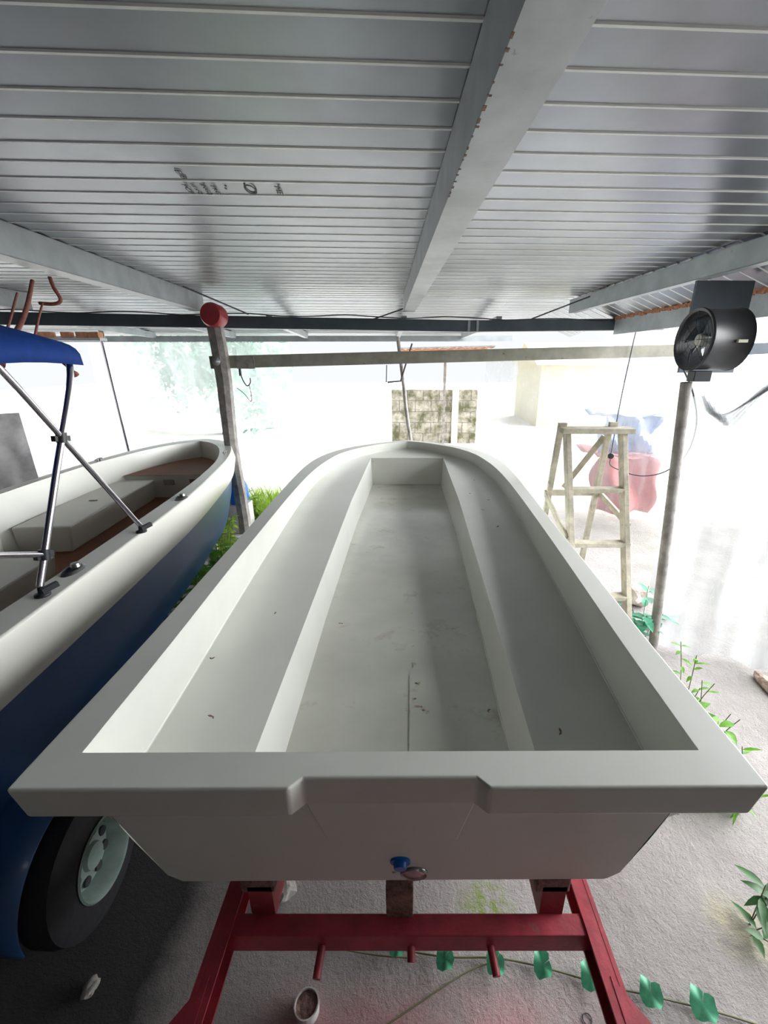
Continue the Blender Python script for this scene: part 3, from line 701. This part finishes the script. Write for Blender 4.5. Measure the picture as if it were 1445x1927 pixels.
# mudguard curving over the near side of the wheel
gc = Vector((-1.28, 1.08, .26))
def guard(u, v):
    a = lerp(math.radians(185), math.radians(50), u); r = .29
    return (-1.50+.30*v, gc.y+r*math.cos(a), gc.z+r*math.sin(a)+.0)
tag(MB().grid(guard, 20, 4).build('mudguard', M['navy'], solid=.006), 'dark blue rounded mudguard beside the pale-rimmed wheel', 'mudguard')
# stand timbers / bits under the second boat's bow
tag(MB().bar((-1.66, 3.75, 0), (-1.70, 3.85, .47), .10, .09).build('prop_timber', M['stone']), 'pale wooden prop under the bow of the navy boat', 'prop')
tag(MB().bar((-1.60, 3.60, 0), (-1.66, 3.72, .42), .035, .05).build('blue_strap', M['bluetarp']), 'pale blue upright strip beside the prop under the navy boat', 'strap')
tag(MB().lathe([(0,0),(.10,.01),(.13,.08),(.125,.22),(.10,.28),(0,.29)], (-1.78, 4.95, .36), (0,0,1), 16).build('blue_can', M['bluecap'], smooth_all=True, angle=50), 'bright blue container behind the bow of the navy boat', 'container')
tag(MB().box((-1.90, 4.85, 0), (-1.66, 5.1, .36)).build('crate', M['concrete'], bevel=.01), 'grey block under the bright blue container', 'block')

# ------------------------------------------------------------------ step ladder
lc = (1.5, 2.9, 0)
ld = empty('step_ladder', lc, 'old paint-spattered wooden step ladder standing to the right of the white boat', 'ladder')
def lp(mb, name, **k): return centred(mb, lc).build(name, M['ladderwood'], ld, bevel=.003, **k)
TFL, TFR = Vector((1.285, 2.99, 1.53)), Vector((1.675, 2.99, 1.53)); BFL, BFR = Vector((1.33, 2.42, 0)), Vector((1.70, 2.42, 0))
TBL, TBR = Vector((1.27, 3.08, 1.53)), Vector((1.62, 3.08, 1.53)); BBL, BBR = Vector((1.30, 3.42, 0)), Vector((1.70, 3.42, 0))
for a, b in ((TFL, BFL), (TFR, BFR)): lp(MB().bar(a, b, .035, .075, (0,1,.3)), 'front_leg')
for a, b in ((TBL, BBL), (TBR, BBR)): lp(MB().bar(a, b, .04, .035, (0,1,.3)), 'rear_leg')
lp(MB().bar((1.235, 2.99, 1.548), (1.735, 2.99, 1.548), .13, .035, (0,0,1)), 'top_plate')
def fl_(t): return TFL.lerp(BFL, t), TFR.lerp(BFR, t)
for t in (.245, .475, .70, .90):
    a, b = fl_(t); lp(MB().bar(a+Vector((-.015,-.0,0)), b+Vector((.02,-.0,0)), .075, .03, (0,0,1)), 'tread')
def rl_(t): return TBL.lerp(BBL, t), TBR.lerp(BBR, t)
a, b = rl_(.33); lp(MB().bar(a+Vector((-.03,.02,0)), b+Vector((.03,.02,0)), .03, .045), 'rear_rail')
lp(MB().bar(rl_(.03)[1]+Vector((-.01,.03,0)), rl_(.33)[0]+Vector((.12,.03,.04)), .025, .04), 'diagonal_brace')
lp(MB().bar(rl_(.33)[0]+Vector((-.03,-.01,0)), fl_(.45)[0]+Vector((-.03,0,0)), .02, .045), 'spreader')
lp(MB().bar(rl_(.33)[1]+Vector((.03,-.01,0)), fl_(.40)[1]+Vector((.03,0,0)), .02, .045), 'spreader')
for p in (Vector((1.27, 3.05, 1.575)), Vector((1.63, 3.05, 1.58))): lp(MB().bar(p+Vector((-.03,0,0)), p+Vector((.03,0,0)), .03, .03), 'hinge_block')

# ------------------------------------------------------------------ plastic films
def drape(name, A, B, top, bot, label, mt, nf=9, amp=.03, flare=0., seed=0, du=60, dv=40, parent=None):
    """film between plan points A and B; top/bot are functions of u giving z"""
    A, B = Vector(A), Vector(B); d = (B-A); nrm = Vector((-d.y, d.x, 0)).normalized()
    def f(u, v):
        z = lerp(top(u), bot(u), v); p = A+d*u
        off = amp*(.4+.6*v)*(math.sin(u*nf*6.28+1.3*math.sin(v*3+seed))+.5*math.sin(u*nf*14.1+seed+v*4))+.05*noise.noise(Vector((u*4, v*3, seed)))
        p = p+nrm*(off+flare*v*v)
        return (p.x, p.y, z)
    return tag(MB().grid(f, du, dv).build(name, M[mt]), label, 'plastic sheet')
drape('plastic_sheet', (1.15, 5.02, 0), (3.6, 4.98, 0), lambda u: 2.03+.06*u, lambda u: .35-.25*u+.05*math.sin(u*17),
      'clear plastic sheet hanging behind the step ladder from the timber beam', 'film', nf=6, amp=.02, seed=1.)
drape('plastic_sheet', (-1.5, 7.32, 0), (-4.6, 7.32, 0), lambda u: 2.28, lambda u: .9+.05*math.sin(u*9),
      'hazy plastic sheet hanging at the rear in front of the tree', 'film3', nf=5, amp=.02, seed=4.)
drape('plastic_sheet', (1.93, 2.70, 0), (3.3, 2.05, 0), lambda u: min(1.90+.42*u, 2.3)-.06*math.exp(-((u-.12)/.08)**2), lambda u: .02,
      'milky plastic sheet draped at the right edge from the fan down to the ground', 'film2', nf=4, amp=.035, flare=-.12, seed=7., du=90, dv=60)
# bunched top corner of the right-hand film
mb = MB()
for k in range(6):
    y0 = 2.62-.012*k; mb.tube(catmull([(1.93+.03*k, y0, 1.83-.03*k), (2.02+.02*k, y0-.03, 1.70-.015*k), (2.12+.02*k, y0-.08, 1.72+.02*k), (2.28+.03*k, y0-.16, 1.92+.02*k)], 5), [.010+.006*math.sin(i*.5) for i in range(16)], 6)
tag(mb.build('plastic_bunch', M['film2'], smooth_all=True, angle=80), 'gathered folds of plastic tied under the fan', 'plastic sheet')

# ------------------------------------------------------------------ things beyond the film
tag(MB().grid(lambda u, v: (lerp(2.75, 3.55, u)+.05*math.sin(v*7), 5.35+.08*math.sin(u*9+v*3), lerp(.10, .85, v)+.02*math.sin(u*11)), 16, 12).grid(
    lambda u, v: (lerp(2.75, 3.55, u), lerp(5.35, 6.1, v), .85+.03*math.sin(u*8+v*7)), 12, 8).build('tarp_pile', M['redtarp'], solid=.01, smooth_all=True), 'faded red tarpaulin over a heap outside behind the plastic sheet', 'tarpaulin')
tag(MB().grid(lambda u, v: (lerp(2.78, 3.50, u)+.03*math.sin(v*9), 5.45+.06*math.sin(u*12+v*5), lerp(.88, 1.35, v)), 16, 8).grid(
    lambda u, v: (lerp(2.78, 3.50, u), lerp(5.45, 6.05, v), 1.35+.03*math.sin(u*8+v*7)), 12, 8).build('tarp_pile', M['bluetarp'], solid=.01, smooth_all=True), 'pale blue tarpaulin folded on top of the red one', 'tarpaulin')
def rock(name, c, s, m_, label, cat='stone', seed=0):
    bm = bmesh.new(); bmesh.ops.create_icosphere(bm, subdivisions=3, radius=1)
    for v in bm.verts:
        k = 1+.35*noise.noise(v.co*1.6+Vector((seed, 0, 0))); v.co = Vector((v.co.x*s[0]*k, v.co.y*s[1]*k, v.co.z*s[2]*k))
    me = bpy.data.meshes.new(name); bm.to_mesh(me); bm.free(); me.materials.append(M[m_]); o = bpy.data.objects.new(name, me); COL.objects.link(o)
    o.location = c; return tag(o, label, cat)
rock('stone', (2.20, 3.25, .09), (.10, .12, .10), 'stone', 'pale rock behind the foot of the step ladder', seed=2)
rock('stone', (2.50, 2.20, .02), (.05, .15, .035), 'reddish', 'broken brick piece lying on the ground at the right edge', seed=5)
# block wall in the distance
WY = 11.0
wl = empty('block_wall', (1.2, WY, 0), 'distant mossy concrete block wall seen above the bow of the white boat', 'wall')
M['blockwall'] = mat('mossy_blocks', (.40, .37, .31), .9, var=.2, scale=4, spots=(.09, .09, .04), spot_scale=3.0, spot_lo=.42, spot_hi=.60, bump=.4)
mb = MB()
for r in range(5):
    x = -1.0-(.2 if r % 2 else 0)
    while x < 1.15:
        mb.box((max(x, -1.0), 0, r*.27), (min(x+.385, 1.15), .15, r*.27+.255)); x += .4
mb.build('blocks', M['blockwall'], wl)
MB().box((-.98, .02, 0), (1.13, .13, 1.33)).build('mortar', M['concrete'], wl)
MB().box((.52, -.03, 0), (.68, .0, 1.36)).build('pilaster', M['stone'], wl)
tag(MB().box((5.0, 14, 0), (7.5, 17, 1.9)).add([(4.8,13.8,1.9),(7.7,13.8,1.9),(7.7,17.2,1.9),(4.8,17.2,1.9),(4.8,15.5,2.6),(7.7,15.5,2.6)], [(0,1,5,4),(2,3,4,5),(0,4,3),(1,2,5),(0,3,2,1)]).build('shed', M['yellowwall']),
    'pale yellow outbuilding far right beyond the plastic', 'building')
# rusty far roof
rr = empty('lean_to_roof', (.9, 8.6, 2.1), 'sagging rusty sheet roof edge beyond the timber beam', 'roof')
mb = MB(); mb.grid(lambda u, v: (lerp(-.6, 1.2, u), lerp(0, .8, v), .10+.05*u+.012*math.sin(u*70)+.03*math.sin(v*4)), 70, 4)
mb.build('sheet', M['rust'], rr, solid=.01)
MB().bar((-.62, .0, .13), (1.2, .0, .17), .03, .03).build('batten', M['timber'], rr)
for x in (.33,): MB().bar((x, .7, .12), (x, .7, -2.1), .05, .05).build('leg', M['timber'], rr)
# tree
def tree(name, c, h, r, label, nl=1500, seed=1):
    random.seed(seed); o = empty(name, c, label, 'tree')
    MB().tube(catmull([(0,0,0),(.1,0,h*.3),(-.05,.1,h*.6),(.1,0,h*.85)], 5), [.16-.008*i for i in range(16)], 8).build('trunk', M['bark'], o)
    mb = MB()
    cl = [Vector((random.uniform(-1,1)*r*.7, random.uniform(-.6,.6)*r, h*.55+random.uniform(-.3,.42)*h)) for _ in range(16)]
    for i in range(nl):
        cc = random.choice(cl); d = Vector((random.gauss(0,1), random.gauss(0,1), random.gauss(0,1))).normalized()*random.uniform(.3, 1)*r*.38
        p = cc+d; mb.leaf(p, (random.gauss(0,1), random.gauss(0,1), random.gauss(-.2,.5)), random.uniform(.14,.28), random.uniform(.08,.15), (random.gauss(0,.5), random.gauss(0,.5), 1))
    mb.build('foliage', M['treeleaf'], o); return o
tree('leafy_tree', (-4.6, 12.5, 0), 3.2, 2.6, 'leafy tree outside the rear of the shed, left of the centre', 3200, 3)
# grey sheet and bricks at far left
drape('grey_sheet', (-4.2, 3.9, 0), (-3.55, 4.4, 0), lambda u: 1.53, lambda u: .7, 'crumpled grey sheet hanging beyond the navy boat at the left edge', 'greyfab', nf=2, amp=.03, seed=2)
drape('plastic_sheet', (-3.60, 4.4, 0), (-3.30, 4.9, 0), lambda u: 1.2, lambda u: .5, 'pale plastic scrap right of the crumpled grey sheet', 'film2', nf=2, amp=.02, seed=3)
for i, (x, bw) in enumerate(((-4.62,.085),(-4.35,.055),(-4.15,.065),(-3.98,.055))):
    lab = ['leftmost orange brick on the ledge under the rear roof', 'second orange brick from the left on the ledge', 'third orange brick from the left on the ledge', 'rightmost orange brick on the ledge, nearest the pipe post'][i]
    tag(MB().box((x-bw, 5.85, 2.285), (x+bw, 5.95, 2.355)).build('brick', M['brick'], bevel=.004), lab, 'brick', 'bricks on the ledge')
tag(MB().box((-5.4, 5.83, 2.25), (-3.90, 5.97, 2.284)).box((-5.35, 5.955, 2.24), (-5.31, 5.97, 2.53)).box((-3.95, 5.955, 2.24), (-3.92, 5.97, 2.53)).build('brick_ledge', M['steel']), 'grey ledge carrying the orange bricks', 'ledge')

# ------------------------------------------------------------------ vegetation
def weed(name, c, h, nst, label, mt='leaf', ll=.06, lw=.03, spread=.06, nleaf=7, seed=1, cat='plant', group=None, lean=(0,0)):
    random.seed(seed); o = empty(name, c, label, cat, group); st = MB(); lf = MB()
    for k in range(nst):
        a = random.random()*6.28; hh = h*random.uniform(.55, 1); e = Vector((math.cos(a)*spread*2+lean[0]*hh, math.sin(a)*spread*2+lean[1]*hh, hh)); b = Vector((math.cos(a)*spread*.4, math.sin(a)*spread*.4, 0))
        m_ = b.lerp(e, .5)+Vector((0,0,hh*.12)); pts = catmull([b, m_, e], 5); st.tube(pts, .0022, 5)
        for q in range(nleaf):
            t = random.uniform(.15, 1); p = pts[int(t*(len(pts)-1))]; an = random.random()*6.28
            lf.leaf(p, (math.cos(an), math.sin(an), random.uniform(-.1,.6)), ll*random.uniform(.6,1.2), lw*random.uniform(.7,1.2), droop=random.uniform(0,.5))
    st.build('stems', M['stem'], o); lf.build('leaves', M[mt], o); return o
# between the boats
spots = [(-1.47,1.75,.40,'leafdark'),(-1.48,1.98,.45,'leafdark'),(-1.49,2.20,.47,'leafdark'),(-1.51,2.42,.50,'leafdark'),(-1.53,2.66,.50,'leaf'),(-1.55,2.90,.50,'leaf'),(-1.58,3.14,.50,'leaf'),
         (-1.63,3.40,.50,'leaf'),(-1.72,3.66,.46,'leaf2'),(-1.86,3.92,.42,'leaf2'),(-1.98,4.25,.40,'leaf2'),(-2.22,4.98,.42,'leaf2'),(-2.0,5.3,.4,'leaf2')]
wn_ = ['nearest small weed','second weed','third weed','fourth weed','fifth weed','sixth weed','seventh weed','eighth weed','ninth weed','tenth weed','eleventh weed','twelfth weed','farthest weed']
for i, (x, y, h, mt) in enumerate(spots):
    weed('leafy_weed', (x, y, 0), h*1.1, 14, wn_[i]+' in the row between the two boats, counting from the camera',
         mt, .085, .05, .055, 9, 20+i, group='weeds between the two boats')
random.seed(11)
mb = MB()
for i in range(1500):
    x = random.uniform(-2.3, -.9); y = random.uniform(4.75, 6.3)
    if abs(x+1.60) < .2 and abs(y-4.95) < .25: continue
    a = random.random()*6.28; mb.leaf((x, y, .0), (math.cos(a)*.45, math.sin(a)*.45, 1), random.uniform(.10, .30), random.uniform(.008,.02), (math.sin(a), math.cos(a), .2), droop=.3)
tag(mb.build('grass_patch', M['leaf2']), 'bright green grass growing around the foot of the wooden post', 'grass', kind='stuff')
# right of the boat
weed('tall_weed', (1.72, 1.92, 0), .62, 4, 'tall thin leafy weed beside the right gunwale of the white boat', 'leaf', .06, .024, .05, 9, 5)
weed('broad_leaf_weed', (1.66, 1.70, 0), .42, 6, 'broad-leaved weed at the foot of the tall thin weed', 'leaf', .11, .045, .06, 5, 8)
weed('spindly_weed', (1.68, 1.42, 0), .36, 7, 'spindly weed nearest the right edge beside the gunwale corner', 'leaf', .07, .018, .08, 7, 9)
weed('low_weed', (1.36, .98, 0), .16, 4, 'dark glossy weed at the lower right edge of the picture', 'leafdark', .09, .035, .05, 4, 14)
weed('climbing_weed', (1.93, 2.72, 0), .42, 7, 'blue-green leafy plant at the foot of the fan pole', 'leaf3', .12, .06, .06, 6, 15)
random.seed(5); mb = MB()
for i in range(700):
    y = random.uniform(1.42, 2.4); x = 1.50+random.gauss(0, .09)+(y-1.0)*.12
    a = random.random()*6.28; mb.leaf((x, y, 0), (math.cos(a)*.6, math.sin(a)*.6, 1), random.uniform(.05, .16), random.uniform(.006,.014), (math.sin(a), math.cos(a), .2), droop=.4)
tag(mb.build('grass_strip', M['leaf']), 'strip of thin green grass along the right side of the white boat', 'grass', kind='stuff')
# vine on the ground with round leaves
vp = [(-.15,1.0,.01),(.0,.93,.01),(.2,.895,.012),(.40,.89,.012),(.58,.86,.012),(.75,.82,.012),(.92,.79,.012),(1.12,.75,.01),(1.3,.70,.01)]
vine = tag(MB().tube(catmull(vp, 6), .0032, 6).tube(catmull([(-.05,.70,.008),(.12,.78,.01),(.30,.86,.01),(.42,.885,.012)], 5), .0025, 6).tube(catmull([(-.15,1.0,.01),(-.2,.93,.012),(-.05,.90,.012),(.1,.89,.012)], 5), .0025, 6).build('ground_vine', M['stem']), 'creeping vine with round green leaves in front of the trailer crossbar', 'vine')
random.seed(3)
for (x, y, r) in ((.045,.915,.036),(.212,.882,.038),(.385,.868,.037),(.548,.862,.037),(.70,.832,.038),(.882,.792,.038),(1.036,.765,.042)):
    a0 = random.random()*.8; tilt = random.uniform(.3, .5); vs = [(x, y, .035)]
    for k in range(19):
        t = k/18*2*PI*.992+a0+.2; rr_ = r*(1+.06*math.sin(k*2.4)); rr_ *= 1-.28*math.exp(-((k-9)/9)**8*0-(min(k, 18-k)/1.3)**2); vs.append((x+rr_*.82*math.cos(t), y+1.15*rr_*math.sin(t), .035+.012*math.sin(t*3+a0)+tilt*rr_*math.cos(t)*.8+.35*abs(rr_*math.sin(t-.4))))
    MB().add(vs, [(0, k+1, k+2) for k in range(18)], True).build('leaf', M['leaf3'], vine)
    MB().tube([(x, y, .034), (x+.01, y-.004, .012)], .0018, 5).build('leaf_stalk', M['stem'], vine)
# little things on the ground
cup = empty('rusty_tin', (-.25, .765, 0), 'small round tin filled with dark dirt on the ground by the trailer', 'tin')
MB().lathe([(.038,0),(.040,.03),(.040,.045),(.036,.045),(.035,.03)], (0,0,0), (0,0,1), 24).build('can', M['concrete'], cup, smooth_all=True, angle=40)
MB().lathe([(0,.037),(.0355,.036)], (0,0,0), (0,0,1), 24).build('dirt', M['mud'], cup).data.materials[0] = M['blockwood']
tag(MB().tube([(.655+.014*math.cos(t*PI/8), .745+.014*math.sin(t*PI/8), .004) for t in range(17)], .002, 6).build('wire_ring', M['wire']), 'small wire ring on the ground by the right trailer rail', 'ring')
rock('stone', (-.40, 1.10, .03), (.05, .05, .035), 'timber', 'small grey stone beside the left trailer bracket', seed=8)
rock('stone', (-.99, .816, .012), (.022, .03, .012), 'timber', 'small grey pebble on the dark patch at lower left', seed=9)

# ------------------------------------------------------------------ ink marks on the roof
for s, sz, x, y in (('E.B', .07, -.803, 1.826), ('PCP', .062, -.843, 1.96), ('m x 2', .052, -.810, 1.96), ('ING.)', .056, -.774, 1.965), ('TRG(', .056, -.741, 1.975), ('\u2022', .07, -.696, 1.954), ('O', .12, -.606, 1.965), ('ME', .08, -.498, 1.975)):
    text_mesh(s, sz*(1 if s in 'O\u2022' else .8), (x+.05*y, y-.05*x, 2.6275), ceil)

# ------------------------------------------------------------------ final placing: the shed stands turned a little to the left of the boats
SHED = Matrix.Rotation(.05, 4, 'Z')
bpy.context.view_layer.update()
def corners(o):
    out = [o.matrix_world @ Vector(c) for c in o.bound_box] if o.type == 'MESH' else []
    for ch in o.children: out += corners(ch)
    return out
turn = ('roof_purlin', 'rear_purlin', 'cross_beam', 'rear_beam', 'cable', 'stay_cable', 'timber_beam', 'wooden_post', 'footing_block', 'hanging_hook', 'power_socket',
        'inline_cord', 'fascia_beam', 'mounting_board', 'side_rail', 'plastic_sheet', 'plastic_bunch', 'grey_sheet')
skip = ('skiff', 'runabout', 'floor', 'wall_rear', 'shade_wall_left', 'shade_wall_right', 'leafy_weed', 'rope', 'rope_knot', 'mudguard', 'bimini_top', 'brick', 'brick_ledge', 'camera', 'hazy_sun', 'leaf_scrap')
for o in [o for o in bpy.data.objects if o.parent is None]:
    base = o.name.split('.')[0]
    if base in skip: continue
    if base in turn or base == 'ceiling': o.matrix_world = SHED @ o.matrix_world; continue
    if base == 'bimini_top':
        o.matrix_world = Matrix.Translation((-1.975, .70, 0)) @ Matrix.Rotation(.048, 4, 'Z') @ Matrix.Translation((1.925, -.70, 0)) @ o.matrix_world; continue
    cs = corners(o)
    if base == 'boat_trailer': cy, cz = .8, .4
    elif o.type == 'EMPTY': cy, cz = o.location.y, sum(c.z for c in cs)/len(cs)
    else: cy, cz = sum(c.y for c in cs)/len(cs), sum(c.z for c in cs)/len(cs)
    o.location.x += -.0501*cy+.0177*(cz-2)
